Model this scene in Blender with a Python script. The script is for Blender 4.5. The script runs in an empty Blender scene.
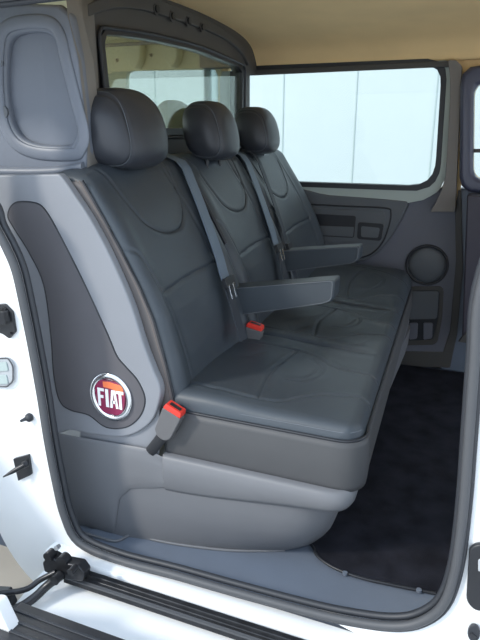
import bpy, bmesh, math, random
import numpy as np
from mathutils import Vector, Matrix
random.seed(4)
C = bpy.context.scene.collection
SC = bpy.context.scene

# ------------------------------------------------------------------ camera
CH = 1.08
PIT, YAW, F = math.radians(17.6), math.radians(22.4), 600.0
cd = bpy.data.cameras.new('camera'); cam = bpy.data.objects.new('camera', cd); C.objects.link(cam)
cam.location = (0, 0, CH); cam.rotation_euler = (math.pi/2 - PIT, 0, YAW)
cd.sensor_fit = 'VERTICAL'; cd.sensor_height = 32; cd.sensor_width = 24; cd.lens = 30; cd.clip_start = .02
SC.camera = cam

# ------------------------------------------------------------------ world and light
w = bpy.data.worlds.new('sky'); SC.world = w; w.use_nodes = True
nt = w.node_tree; bg = nt.nodes['Background']
tc = nt.nodes.new('ShaderNodeTexCoord'); sx = nt.nodes.new('ShaderNodeSeparateXYZ'); rp = nt.nodes.new('ShaderNodeValToRGB')
nt.links.new(tc.outputs['Generated'], sx.inputs[0]); nt.links.new(sx.outputs['Z'], rp.inputs[0]); nt.links.new(rp.outputs[0], bg.inputs[0])
rp.color_ramp.elements[0].color = (.80, .89, 1.0, 1); rp.color_ramp.elements[1].color = (.62, .79, 1.0, 1)
bg.inputs[1].default_value = 1.55
sd = bpy.data.lights.new('sun', 'SUN'); so = bpy.data.objects.new('sun', sd); C.objects.link(so)
sd.energy = 2.2; sd.angle = math.radians(8); sd.color = (1, .95, .86)
so.rotation_euler = (math.radians(38), math.radians(-48), 0)      # afternoon sun from behind the photographer's left, softened by thin cloud
SC.view_settings.view_transform = 'Standard'; SC.view_settings.look = 'None'
SC.view_settings.gamma = 1; SC.view_settings.use_curve_mapping = False
SC.view_settings.exposure = 0.35

# ------------------------------------------------------------------ helpers
_cp, _sp, _cy, _sy = math.cos(PIT), math.sin(PIT), math.cos(YAW), math.sin(YAW)
FW = Vector((-_sy*_cp, _cy*_cp, -_sp)); RT = Vector((_cy, _sy, 0)); UP = RT.cross(FW)
def P(x, y, X=None, Y=None, Z=None):
    """measured picture point -> place on the plane X=, Y= or Z= of the van"""
    r = FW + RT*((x-240)/F) + UP*((320-y)/F)
    t = X/r.x if X is not None else Y/r.y if Y is not None else (Z-CH)/r.z
    return Vector((r.x*t, r.y*t, CH + r.z*t))
def PY(pts, Y): return [P(x, y, Y=Y) for x, y in pts]
def PX(pts, X): return [P(x, y, X=X) for x, y in pts]
def PZ(pts, Z): return [P(x, y, Z=Z) for x, y in pts]

def mat(name, col, rough=.5, bump=0, bscale=300, metal=0, spec=.5, var=0, coat=0, vscale=6, stretch=None):
    m = bpy.data.materials.new(name); m.use_nodes = True; n = m.node_tree; b = n.nodes['Principled BSDF']
    b.inputs['Roughness'].default_value = rough; b.inputs['Metallic'].default_value = metal
    b.inputs['Specular IOR Level'].default_value = spec; b.inputs['Coat Weight'].default_value = coat
    c = tuple(col) + (1,)
    b.inputs['Base Color'].default_value = c
    t = n.nodes.new('ShaderNodeTexCoord')
    src = t.outputs['Object']
    if stretch:
        mp = n.nodes.new('ShaderNodeMapping'); mp.inputs['Scale'].default_value = stretch
        n.links.new(src, mp.inputs[0]); src = mp.outputs[0]
    if var:
        no = n.nodes.new('ShaderNodeTexNoise'); no.inputs['Scale'].default_value = vscale; no.inputs['Detail'].default_value = 5
        r = n.nodes.new('ShaderNodeValToRGB')
        r.color_ramp.elements[0].position = .3; r.color_ramp.elements[1].position = .7
        r.color_ramp.elements[0].color = tuple(v*(1-var) for v in col) + (1,)
        r.color_ramp.elements[1].color = tuple(min(1, v*(1+var)) for v in col) + (1,)
        n.links.new(src, no.inputs['Vector']); n.links.new(no.outputs['Fac'], r.inputs[0]); n.links.new(r.outputs[0], b.inputs['Base Color'])
    if bump:
        no = n.nodes.new('ShaderNodeTexNoise'); no.inputs['Scale'].default_value = bscale; no.inputs['Detail'].default_value = 3
        bp = n.nodes.new('ShaderNodeBump'); bp.inputs['Strength'].default_value = bump; bp.inputs['Distance'].default_value = .001
        n.links.new(src, no.inputs['Vector']); n.links.new(no.outputs['Fac'], bp.inputs['Height']); n.links.new(bp.outputs[0], b.inputs['Normal'])
    return m
M = dict(
    leather=mat('black_leather', (.047, .058, .071), .44, .35, 420, spec=.45, var=.08),
    leather_head=mat('dimmed_headrest_leather', (.038, .042, .052), .4, .35, 420, spec=.45, var=.08),  # same seat leather, dark reflections on the headrests painted into its colour
    flank=mat('sunlit_flank_vinyl', (.115, .104, .102), .55, .3, 420, spec=.4, var=.05),  # seat side colour lightened, sunlight on the flank painted in
    leather_side=mat('lit_side_vinyl', (.070, .071, .075), .5, .3, 420, spec=.4, var=.05),  # seat leather lightened, stronger light on the door side painted in
    thread=mat('tan_stitching', (.16, .13, .12), .7),
    thread_grey=mat('grey_stitching', (.11, .125, .145), .7),
    piping=mat('dark_piping', (.02, .022, .028), .45),
    panel=mat('light_grey_plastic', (.23, .24, .265), .5, .25, 900, var=.03),
    inlay=mat('dark_grey_carpeted_plastic', (.098, .094, .104), .72, .5, 900, var=.05),
    quarter=mat('blue_grey_quarter_plastic', (.150, .168, .205), .42, .25, 900, var=.03),
    base=mat('mid_grey_plastic', (.150, .154, .166), .46, .25, 900, var=.03),
    tread=mat('blue_grey_step_plastic', (.135, .16, .205), .42, .3, 700, var=.05),
    carpet=mat('charcoal_carpet', (.017, .018, .025), .95, 1.0, 500, spec=.1, var=.35, vscale=14),
    beige=mat('beige_headliner', (.92, .66, .34), .9, .2, 500, var=.04),
    cargo=mat('cream_primer_paint', (.70, .66, .42), .5, var=.05),
    white=mat('white_car_paint', (.86, .87, .88), .3, coat=.3),
    rubber=mat('black_rubber', (.028, .031, .038), .5, .2, 300),
    rubber_grey=mat('grey_rubber_lip', (.072, .075, .082), .55),
    black=mat('black_plastic', (.022, .023, .027), .42),
    steel=mat('black_oiled_steel', (.03, .031, .035), .32, metal=.5, var=.3, vscale=40),
    bulk=mat('partition_dark_plastic', (.066, .063, .06), .55, .3, 600, var=.05),
    plum=mat('dark_plum_plastic', (.040, .036, .052), .5),
    rim=mat('navy_glossy_plastic', (.060, .065, .105), .32),
    trim=mat('charcoal_door_plastic', (.098, .108, .122), .5, .3, 800, var=.04),
    lower=mat('lower_trim_plastic', (.128, .134, .165), .5, .3, 800, var=.04),
    teal=mat('grey_green_window_trim', (.40, .46, .44), .5),
    column=mat('warm_beige_column_plastic', (.20, .187, .172), .55),
    pillar=mat('warm_grey_pillar_plastic', (.19, .175, .165), .6),
    belt=mat('grey_blue_webbing', (.125, .165, .22), .6, .4, 900),
    belt_dark=mat('dark_webbing', (.035, .042, .055), .65),
    buckle=mat('grey_buckle_plastic', (.12, .118, .122), .5),
    red=mat('red_button_plastic', (.75, .045, .03), .4),
    chrome=mat('chrome', (.82, .84, .87), .14, metal=1),
    burgundy=mat('burgundy_enamel', (.24, .018, .07), .3),
    orange=mat('orange_enamel', (.85, .20, .075), .3),
    letter=mat('white_enamel', (.9, .9, .9), .35),
    lens=mat('frosted_clear_lens', (.42, .44, .46), .25),
    concrete=mat('pale_concrete', (.58, .56, .52), .85, .4, 60, var=.12, vscale=2),
    facade=mat('white_metal_cladding', (.50, .56, .565), .45, var=.01),
    seamdark=mat('cladding_seam', (.38, .45, .44), .7),
    olive=mat('olive_beige_shape', (.42, .40, .24), .7),
)
def glassmat(name, tint, refl=.10):
    m = bpy.data.materials.new(name); m.use_nodes = True; n = m.node_tree; n.nodes.clear()
    o = n.nodes.new('ShaderNodeOutputMaterial'); mx = n.nodes.new('ShaderNodeMixShader')
    t = n.nodes.new('ShaderNodeBsdfTransparent'); g = n.nodes.new('ShaderNodeBsdfGlossy')
    t.inputs[0].default_value = tint + (1,); g.inputs['Roughness'].default_value = .02
    fr = n.nodes.new('ShaderNodeFresnel'); fr.inputs[0].default_value = 1.45
    ma = n.nodes.new('ShaderNodeMath'); ma.operation = 'MULTIPLY'; ma.inputs[1].default_value = refl*10
    n.links.new(fr.outputs[0], ma.inputs[0]); n.links.new(ma.outputs[0], mx.inputs[0])
    n.links.new(t.outputs[0], mx.inputs[1]); n.links.new(g.outputs[0], mx.inputs[2]); n.links.new(mx.outputs[0], o.inputs[0])
    return m
M['glass'] = glassmat('window_glass', (.94, .97, .97), .03)
M['tint'] = glassmat('tinted_partition_glass', (.86, .90, .86), .05)
M['tint2'] = glassmat('privacy_glass', (.80, .88, .91), .05)

def smooth(me, ang=35):
    me.polygons.foreach_set('use_smooth', [True]*len(me.polygons))
    me.set_sharp_from_angle(angle=math.radians(ang)); me.update()
def link(name, me, m, parent=None, ang=35, bev=0, seg=3):
    o = bpy.data.objects.new(name, me); C.objects.link(o); me.materials.append(M[m] if isinstance(m, str) else m)
    smooth(me, ang)
    if parent is not None:
        o.parent = parent; o.matrix_parent_inverse = parent.matrix_world.inverted() if parent.type != 'EMPTY' else Matrix.Translation(-parent.location)
    if bev:
        b = o.modifiers.new('bevel', 'BEVEL'); b.width = bev; b.segments = seg; b.limit_method = 'ANGLE'; b.angle_limit = math.radians(42); b.harden_normals = False
        me.shade_smooth() if hasattr(me, 'shade_smooth') else None
        wn = o.modifiers.new('wn', 'WEIGHTED_NORMAL'); wn.keep_sharp = False
    return o
def raw(name, vs, fs, m, parent=None, **k):
    bm = bmesh.new(); V = [bm.verts.new(v) for v in vs]; bm.verts.ensure_lookup_table()
    for f in fs:
        try: bm.faces.new([V[i] for i in f])
        except ValueError: pass
    bmesh.ops.recalc_face_normals(bm, faces=bm.faces)
    me = bpy.data.meshes.new(name); bm.to_mesh(me); bm.free()
    return link(name, me, m, parent, **k)
def spl(pts, n=8, closed=False):
    pts = [Vector(p) for p in pts]; N = len(pts); out = []
    for i in range(N if closed else N-1):
        if closed: a, b, c, d = pts[(i-1) % N], pts[i], pts[(i+1) % N], pts[(i+2) % N]
        else: a, b, c, d = pts[max(i-1, 0)], pts[i], pts[i+1], pts[min(i+2, N-1)]
        for k in range(n):
            t = k/n
            out.append(.5*((2*b)+(c-a)*t+(2*a-5*b+4*c-d)*t*t+(3*b-a-3*c+d)*t**3))
    if not closed: out.append(pts[-1])
    return out
def rnd(pts, r, n=5):
    """round every corner of a closed polygon"""
    pts = [Vector(p) for p in pts]; N = len(pts); out = []
    rs = r if isinstance(r, (list, tuple)) else [r]*N
    for i in range(N):
        p, a, b = pts[i], pts[i-1], pts[(i+1) % N]
        la, lb = (a-p).length, (b-p).length; q = min(rs[i], la*.48, lb*.48)
        if q <= 1e-5: out.append(p); continue
        s, e = p+(a-p)/la*q, p+(b-p)/lb*q
        for k in range(n+1):
            t = k/n; out.append(s*(1-t)**2+p*2*t*(1-t)+e*t*t)
    return out
def prism(name, pts, d, m, parent=None, bev=.003, seg=3):
    d = Vector(d); n = len(pts)
    vs = [Vector(p) for p in pts]+[Vector(p)+d for p in pts]
    fs = [list(range(n)), list(range(n, 2*n))[::-1]]+[[i, (i+1) % n, n+(i+1) % n, n+i] for i in range(n)]
    return raw(name, vs, fs, m, parent, bev=bev, seg=seg)
def box(name, x0, x1, y0, y1, z0, z1, m, parent=None, bev=.003):
    return prism(name, [(x0, y0, z0), (x1, y0, z0), (x1, y1, z0), (x0, y1, z0)], (0, 0, z1-z0), m, parent, bev)
def byangle(loop, c, ax, n):
    """resample a star-shaped planar loop at n angles about c; ax = the two coordinate indices"""
    i, j = ax; k = 3-i-j; out = []
    L = [(p[i]-c[i], p[j]-c[j], p[k]) for p in loop]
    for s in range(n):
        a = 2*math.pi*s/n; dx, dy = math.cos(a), math.sin(a); best = None
        for q in range(len(L)):
            x1, y1, k1 = L[q]; x2, y2, k2 = L[(q+1) % len(L)]
            ex, ey = x2-x1, y2-y1; den = dx*ey-dy*ex
            if abs(den) < 1e-12: continue
            t = (x1*ey-y1*ex)/den; u = (x1*dy-y1*dx)/den
            if t > 0 and -1e-6 <= u <= 1+1e-6 and (best is None or t > best[0]): best = (t, k1+(k2-k1)*u)
        v = [0, 0, 0]; v[i] = c[i]+dx*best[0]; v[j] = c[j]+dy*best[0]; v[k] = best[1]; out.append(Vector(v))
    return out
def ring(name, outer, inner, d, m, parent=None, ax=(0, 2), n=96, bev=.002, inner_d=None):
    """solid plate with a hole; d = thickness vector"""
    c = sum((Vector(p) for p in inner), Vector())/len(inner)
    o, i = byangle(outer, c, ax, n), byangle(inner, c, ax, n)
    if n >= 96:   # keep square corners of the outer loop crisp
        i2, j2 = ax
        for p in outer:
            q = min(range(n), key=lambda t: (o[t]-Vector(p)).length)
            o[q] = Vector(p)
    d = Vector(d); e = Vector(inner_d) if inner_d else Vector()
    vs = o+[p+e for p in i]+[p+d for p in o]+[p+d for p in i]; fs = []
    for k in range(n):
        l = (k+1) % n
        fs += [[k, l, n+l, n+k], [2*n+k, 3*n+k, 3*n+l, 2*n+l], [k, 2*n+k, 2*n+l, l], [n+k, n+l, 3*n+l, 3*n+k]]
    return raw(name, vs, fs, m, parent, bev=bev)
def tube(name, pts, r, m, parent=None, closed=False, n=10, flat=1, updir=None, caps=True):
    pts = [Vector(p) for p in pts]; N = len(pts); vs = []; fs = []
    rr = r if isinstance(r, (list, tuple)) else [r]*N
    up = Vector(updir) if updir else Vector((0, 0, 1)); pa = None
    for i in range(N):
        t = (pts[(i+1) % N]-pts[i-1]) if closed else (pts[min(i+1, N-1)]-pts[max(i-1, 0)])
        t.normalize()
        if updir: a = up-t*up.dot(t)
        else: a = (pa-t*pa.dot(t)) if pa is not None else (up-t*up.dot(t) if abs(t.z) < .95 else Vector((1, 0, 0))-t*t.x)
        a.normalize(); pa = a; b = t.cross(a)
        for k in range(n):
            h = 2*math.pi*k/n; vs.append(pts[i]+a*math.cos(h)*rr[i]*flat+b*math.sin(h)*rr[i])
    for i in range(N if closed else N-1):
        j = (i+1) % N
        for k in range(n):
            l = (k+1) % n; fs.append([i*n+k, i*n+l, j*n+l, j*n+k])
    if not closed and caps: fs += [list(range(n))[::-1], list(range((N-1)*n, N*n))]
    return raw(name, vs, fs, m, parent, ang=60)
def ribbon(name, pts, width, thick, m, parent=None, wdir=(0, 1, 0), ndir=(1, 0, 0)):
    wv, nv = Vector(wdir)*width/2, Vector(ndir)*thick; vs = []; fs = []
    for p in pts:
        p = Vector(p); vs += [p-wv, p+wv, p+wv+nv, p-wv+nv]
    for i in range(len(pts)-1):
        a, b = 4*i, 4*i+4
        for k in range(4): l = (k+1) % 4; fs.append([a+k, a+l, b+l, b+k])
    fs += [[3, 2, 1, 0], [len(vs)-4, len(vs)-3, len(vs)-2, len(vs)-1]]
    return raw(name, vs, fs, m, parent, ang=40)
def extr(name, prof, x0, x1, m, parent=None, thick=(0, 0, .02), nx=2, bev=0):
    """open (Y,Z) profile swept along X, with thickness"""
    t = Vector(thick); n = len(prof); vs = []; fs = []
    for k in range(nx):
        x = x0+(x1-x0)*k/(nx-1)
        vs += [Vector((x, y, z)) for y, z in prof]+[Vector((x, y, z))+t for y, z in prof]
    for k in range(nx-1):
        a, b = 2*n*k, 2*n*(k+1)
        for i in range(n-1):
            fs += [[a+i, a+i+1, b+i+1, b+i], [a+n+i, b+n+i, b+n+i+1, a+n+i+1]]
        fs += [[a, b, b+n, a+n], [a+n-1, a+2*n-1, b+2*n-1, b+n-1]]
    a = 0; fs.append(list(range(n))+list(range(2*n-1, n-1, -1))); b = 2*n*(nx-1)
    fs.append([b+i for i in range(n)][::-1]+[b+i for i in range(n, 2*n)])
    return raw(name, vs, fs, m, parent, bev=bev)
def ellipse(c, a, b, u=(1, 0, 0), v=(0, 0, 1), n=40):
    u, v = Vector(u), Vector(v); return [Vector(c)+u*a*math.cos(2*math.pi*k/n)+v*b*math.sin(2*math.pi*k/n) for k in range(n)]
def empty(name, loc):
    o = bpy.data.objects.new(name, None); C.objects.link(o); o.location = loc; o.empty_display_size = .05; return o
def tag(o, label, cat, group=None):
    o['label'] = label; o['category'] = cat
    if group: o['group'] = group
    return o
def st(o): o['kind'] = 'structure'; return o

# ------------------------------------------------------------------ outside
st(box('ground', -14, 14, -10, 16, -.62, -.55, 'concrete', bev=0))
fac = empty('building_facade', (0, 7.4, -.55)); tag(fac, 'white panelled building wall seen bright through the side window', 'building')
box('cladding', -12, 9, 7.4, 7.7, -.55, 7.5, 'facade', fac, bev=0)
for i in range(23):
    x = -11.407+i*.893
    box('panel_seam', x-.006, x+.006, 7.393, 7.4, -.5, 7.4, 'seamdark', fac, bev=0)

# ------------------------------------------------------------------ van shell
XB = -1.05                                   # cabin face of the partition behind the seats
st(box('floor', -3.0, 1.6, 1.07, 2.98, -.05, 0, 'tread', bev=0))
SEALP = [(-10, 205), (-3, 225), (8, 246), (18, 270), (26, 305), (34, 345), (43, 395), (50, 440), (58, 482), (66, 515), (80, 541), (118, 558), (175, 573), (237, 590.5), (310, 610), (352, 619), (392, 624), (420, 620), (443, 603), (456, 566), (464, 505), (469, 440), (475, 360), (481, 290)]
seal_w = PY(SEALP, 1.05)
seal_loop = seal_w+[Vector((.03, 1.05, 1.0)), Vector((.03, 1.05, 1.2)), Vector((0, 1.05, 1.31)), Vector((-.1, 1.05, 1.333)), Vector((-.5, 1.05, 1.335)), Vector((-.92, 1.05, 1.331)), Vector((-1.09, 1.05, 1.318)), Vector((-1.15, 1.05, 1.22)), Vector((-1.12, 1.05, 1.0))]
# sill: white body step under the door opening
st(extr('trim_1', [(1.056, .036), (1.03, .038), (1.014, .036), (1.010, .030), (1.006, -.014), (.95, -.020), (.84, -.04), (.825, -.06), (.82, -.40)], -.965, .8, 'white', thick=(0, .012, -.02)))
# white jamb, left (rear) and right (front) of the opening
sl = PY(SEALP[:13], 1.052); L = [p for p in sl]
Lo = PY([(118, 600), (60, 600), (34, 588), (10, 560), (-8, 525), (-18, 480), (-20, 400), (-45, 300), (-70, 180), (-75, 100)], 1.04)
lo2 = [Vector((-1.10, 1.052, 1.28))]
st(prism('wall_near', spl(L[:12], 4)+spl([Vector((p.x, 1.052, p.z)) for p in Lo], 4)+[Vector((-1.25, 1.052, 1.3)), Vector((-1.13, 1.052, 1.28)), Vector((-1.11, 1.052, 1.0))], (0, .010, 0), 'white', bev=.003))
rp_ = PY(SEALP[14:], 1.052)
st(prism('trim_2', spl(rp_, 4)+[Vector((.03, 1.052, 1.2)), Vector((.60, 1.052, 1.333)), Vector((.60, 1.052, .0)), Vector((-.1, 1.052, .02))], (0, .010, 0), 'white', bev=.003))
st(box('trim_3', -3.0, 1.1, .99, 1.075, 1.334, 1.50, 'white', bev=.01))
st(box('ceiling', -3.0, 1.1, .99, 2.98, 1.52, 1.56, 'white', bev=.01))

# headliner
hl = [(1.075, 1.340), (1.13, 1.368), (1.22, 1.41), (1.4, 1.452), (1.7, 1.478), (2.1, 1.485), (2.4, 1.474), (2.58, 1.455), (2.68, 1.425), (2.73, 1.380), (2.75, 1.350), (2.775, 1.347)]
hls = [(p.x, p.y) for p in spl([(a, b, 0) for a, b in hl], 5)]
st(extr('ceiling', hls, -1.06, 1.05, 'beige', thick=(0, 0, .03)))
st(extr('ceiling', [(1.075, 1.49), (2.70, 1.49), (2.80, 1.47)], -3.0, -1.07, 'cargo', thick=(0, 0, .02)))

# ---- far side wall with its window
FY = 2.75
win_in = rnd(PY([(247, 75), (442, 67), (433, 186), (250, 182)], FY), [.03, .05, .05, .03], 8)
win_in[0:0] = []
def shift(pts, **k):
    return [Vector((k.get('x', p.x), k.get('y', p.y), k.get('z', p.z))) for p in pts]
wl, wr, wt, wb = -1.16, P(440, 100, Y=FY).x, 1.334, .848
def rrect(x0, x1, z0, z1, r, y, n=8): return rnd([(x0, y, z0), (x1, y, z0), (x1, y, z1), (x0, y, z1)], r, n)
wxr_t, wxr_b = P(441, 75, Y=FY).x, P(435, 180, Y=FY).x
hole = rnd([(wl, FY, wb), (wxr_b, FY, wb), (wxr_t, FY, wt), (wl, FY, wt)], [.03, .11, .075, .03], 10)
def grow(loop, d):
    c = sum(loop, Vector())/len(loop); hx = max(abs(p.x-c.x) for p in loop); hz = max(abs(p.z-c.z) for p in loop)
    return [Vector((c.x+(p.x-c.x)*(1+d/hx), p.y, c.z+(p.z-c.z)*(1+d/hz))) for p in loop]
st(ring('wall_far', [Vector((-1.235, FY+.03, .77)), Vector((-.125, FY+.03, .77)), Vector((-.125, FY+.03, 1.42)), Vector((-1.235, FY+.03, 1.42))], shift(grow(hole, .05), y=FY+.03), (0, .03, 0), 'beige', n=96, bev=0))
wf = st(ring('window_1', shift(grow(hole, .022), y=FY-.008), shift(hole, y=FY-.008), (0, .05, 0), 'rubber', bev=.003))
sur = shift(hole, y=FY-.005)
st(ring('trim_4', rnd(PY([(220, 71.5), (453, 60), (452, 100), (449, 150), (446, 176), (439, 191), (424, 200), (404, 203.5), (340, 199.5), (220, 193)], FY-.006), .012, 3), shift(grow(hole, .014), y=FY-.006), (0, .034, 0), 'teal', n=180, bev=.005))
st(prism('window_2', shift(grow(hole, .004), y=FY+.03), (0, .004, 0), 'glass', bev=0))
st(prism('trim_5', PY([(247, 70.5), (455, 60.5), (457, 67), (440, 67), (247, 75.5)], FY-.02), (0, .02, 0), 'bulk', bev=.002))
# front edge pillar trim of that window
st(prism('trim_6', rnd(PY([(448, 60), (456, 60), (462, 66), (459, 130), (455, 212), (430, 212), (435, 204), (441, 192), (445.5, 176), (447, 150), (450, 100), (450, 76)], FY-.03), .008, 4), (0, .045, 0), 'pillar', bev=.005))
# lower wall trim (vertical part behind and in front of the seats)
st(prism('trim_7', PY([(250, 190), (456, 188), (459, 250), (452, 330), (446, 358), (372, 358), (250, 358)], 2.772), (0, .04, 0), 'lower', bev=.006))
st(prism('trim_8', PY([(458, 190), (461, 190), (463, 270), (457, 335), (450, 368), (380, 366), (380, 351), (443, 352), (450, 330), (456, 260), (455, 215)], 2.768), (0, .04, 0), 'bulk', bev=.004))
st(box('wall_right', -3.0, 1.6, 2.89, 2.93, -.02, .80, 'tread', bev=0))
st(box('trim_9', -.13, .3, 2.785, 2.88, 0.001, .84, 'tread', bev=.01))

# door pocket panel in front of the far window
dp = empty('armrest_pocket_panel', P(350, 225, Y=2.72)); tag(dp, 'grey curved trim panel with two pockets below the far window', 'trim panel')
A = [(285, 193), (330, 195), (396, 200), (408, 203), (405, 212), (399, 224), (389, 240), (374, 255), (352, 263), (285, 266)]
prism('panel', spl(PY(A, 2.74), 5, True), (0, .075, 0), 'trim', dp, bev=.012, seg=4)
tube('panel_groove', spl(PY([(290, 203), (340, 206), (384, 208), (391, 213), (388, 229), (380, 246), (364, 257), (330, 262)], 2.739), 6), .0035, 'piping', dp)
ring('pocket_surround', rnd(PY([(290, 207), (384, 211), (386, 218), (380, 244), (290, 241)], 2.735), .015, 5), rnd(PY([(300, 214), (355, 217), (354, 237), (300, 234)], 2.735), .01, 5), (0, .012, 0), 'trim', dp, bev=.003)
prism('long_pocket', rnd(PY([(300, 213), (356, 216), (354, 238), (300, 235)], 2.7335), .012, 5), (0, .004, 0), 'piping', dp, bev=.001)
prism('long_pocket_floor', rnd(PY([(300, 225), (354, 227), (353, 237), (300, 234)], 2.7320), .006, 5), (0, .004, 0), 'trim', dp, bev=.001)
prism('small_pocket', rnd(PY([(358, 222), (384, 224), (381, 241), (357, 239)], 2.7315), .014, 5), (0, .004, 0), 'piping', dp, bev=.001)
prism('small_pocket_floor', rnd(PY([(361, 226), (380, 228), (378, 238), (361, 237)], 2.7300), .01, 5), (0, .004, 0), 'trim', dp, bev=.001)

# speaker cover and storage bin
spk = empty('speaker_cover', P(427, 265, Y=2.768)); tag(spk, 'round grey speaker cover on the far lower trim', 'speaker')
c = P(427, 265, Y=2.768); rs = (P(447, 265, Y=2.768).x-P(407, 265, Y=2.768).x)/2
def dome(name, c, r, h, m, parent, n=40, k=7):
    vs = []; fs = []
    for i in range(k):
        a = i/(k-1)*math.pi/2*.98
        for j in range(n):
            t = 2*math.pi*j/n; vs.append(Vector((c.x+math.cos(t)*r*math.cos(a), c.y-h*math.sin(a), c.z+math.sin(t)*r*math.cos(a))))
    for i in range(k-1):
        for j in range(n): l = (j+1) % n; fs.append([i*n+j, i*n+l, (i+1)*n+l, (i+1)*n+j])
    fs.append(list(range((k-1)*n, k*n))); fs.append(list(range(n))[::-1])
    return raw(name, vs, fs, m, parent, ang=70)
dome('grille', c, rs*.93, .016, 'trim', spk)
tube('rim', ellipse(c+Vector((0, -.003, 0)), rs*1.02, rs*1.02, n=48), .006, 'piping', spk, closed=True)
bn = empty('storage_bin', P(420, 320, Y=2.768)); tag(bn, 'open storage bin with three dividers under the round speaker', 'storage bin')
bo = rnd(PY([(388, 287), (444, 286), (442, 320), (437, 345), (388, 346)], 2.769), .03, 6)
bi = rnd(PY([(392, 291), (440, 290), (438, 318), (433, 340), (392, 341)], 2.769), .022, 6)
ring('bin_frame', bo, bi, (0, .01, 0), 'bulk', bn, bev=.003)
prism('bin_back', bi, (0, .003, 0), 'piping', bn, bev=0)
prism('bin_flap', rnd(PY([(392, 292), (439, 291), (437, 319), (392, 320)], 2.764), .015, 5), (0, .006, 0), 'trim', bn, bev=.002)
for x0, x1 in ((393, 404), (409, 418), (423, 433)):
    prism('cup_divider', rnd(PY([(x0, 323), (x1, 323), (x1-1, 339), (x0, 340)], 2.760), .01, 5), (0, .011, 0), 'lower', bn, bev=.004)

# front-cab side seen past the pillar
fw_ = empty('cab_window_surround', P(470, 130, Y=2.7)); tag(fw_, 'glossy navy rounded window surround at the right edge', 'window surround')
oo = rnd([P(460, 66, Y=2.70), Vector((.45, 2.70, 1.34)), Vector((.45, 2.70, .84)), P(459, 193, Y=2.70)], [.07, .05, .05, .07], 8)
ii = rnd([P(474, 82, Y=2.70), Vector((.40, 2.70, 1.29)), Vector((.40, 2.70, .89)), P(473, 181, Y=2.70)], [.05, .04, .04, .05], 8)
ring('surround', oo, ii, (0, .06, 0), 'rim', fw_, bev=.016, n=64)
st(ring('wall_front', [Vector((-.125, FY+.03, .855)), Vector((.95, FY+.03, .855)), Vector((.95, FY+.03, 1.42)), Vector((-.125, FY+.03, 1.42))], shift(ii, y=FY+.03), (0, .03, 0), 'beige', n=96, bev=0))
prism('cab_view', shift(ii, y=2.752), (0, .006, 0), 'glass', fw_, bev=0)
box('sill_bar', -.12, .40, 2.735, 2.75, .99, 1.005, 'bulk', fw_)
cs = empty('cab_door_trim', P(475, 265, Y=2.6)); tag(cs, 'dark plum door trim in the front cab at the right edge', 'door trim')
prism('trim_body', rnd([P(467, 195, Y=2.6), Vector((.5, 2.6, .82)), Vector((.5, 2.6, .20)), P(462, 338, Y=2.6)], .01, 4), (0, .10, 0), 'plum', cs, bev=.01)
prism('kick_edge', [P(466, 332, Y=2.595), Vector((.3, 2.595, .25)), Vector((.3, 2.595, .20)), P(458, 342, Y=2.595)], (0, .02, 0), 'bulk', cs, bev=.004)

# ---- partition behind the seats
gl = PX([(104, 31), (152, 41), (200, 52), (243, 68)], XB+.012)
Zt = [p.z for p in gl]
gy0, gy1 = gl[0].y, gl[-1].y
glass_out = rnd([Vector((XB, gy0, gl[0].z-.006)), Vector((XB, gl[1].y, gl[1].z+.004)), Vector((XB, gl[2].y, gl[2].z+.004)), Vector((XB, gy1-.005, gl[3].z)), Vector((XB, gy1-.01, 1.085)), Vector((XB, gy0+.02, 1.085))], [.03, .1, .1, .03, .04, .04], 6)
beam = PX([(160, 0), (179, 12), (207, 20), (228, 30), (240, 39), (245, 47), (252, 72)], XB)
part_out = [Vector((XB, 1.44, .5)), Vector((XB, 1.44, 1.49))]+[Vector((XB, y, z+.022)) for y, z in hls if y > 1.5]+[Vector((XB, 2.775, 1.33)), Vector((XB, 2.665, 1.31)), Vector((XB, 2.665, .5))]
st(ring('wall_back', part_out, [p for p in glass_out], (-.03, 0, 0), 'bulk', ax=(1, 2), n=120, bev=.003))
def growX(loop, d):
    c = sum(loop, Vector())/len(loop); hy = max(abs(p.y-c.y) for p in loop); hz = max(abs(p.z-c.z) for p in loop)
    return [Vector((p.x, c.y+(p.y-c.y)*(1+d/hy), c.z+(p.z-c.z)*(1+d/hz))) for p in loop]
pw = empty('partition_window', Vector((XB, 2.05, 1.085))); tag(pw, 'tinted partition window with black frame behind the headrests', 'window')
g2 = growX(glass_out, .024)
ring('frame', [p+Vector((.012, 0, 0)) for p in g2], [p+Vector((.012, 0, 0)) for p in glass_out], (-.014, 0, 0), 'black', pw, ax=(1, 2), n=120, bev=.003)
tube('gasket', [p+Vector((.012, 0, 0)) for p in growX(glass_out, .030)], .006, 'rubber', pw, closed=True)
prism('pane', [p+Vector((-.002, 0, 0)) for p in growX(glass_out, -.001)], (-.004, 0, 0), 'tint', pw, bev=0)
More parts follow.
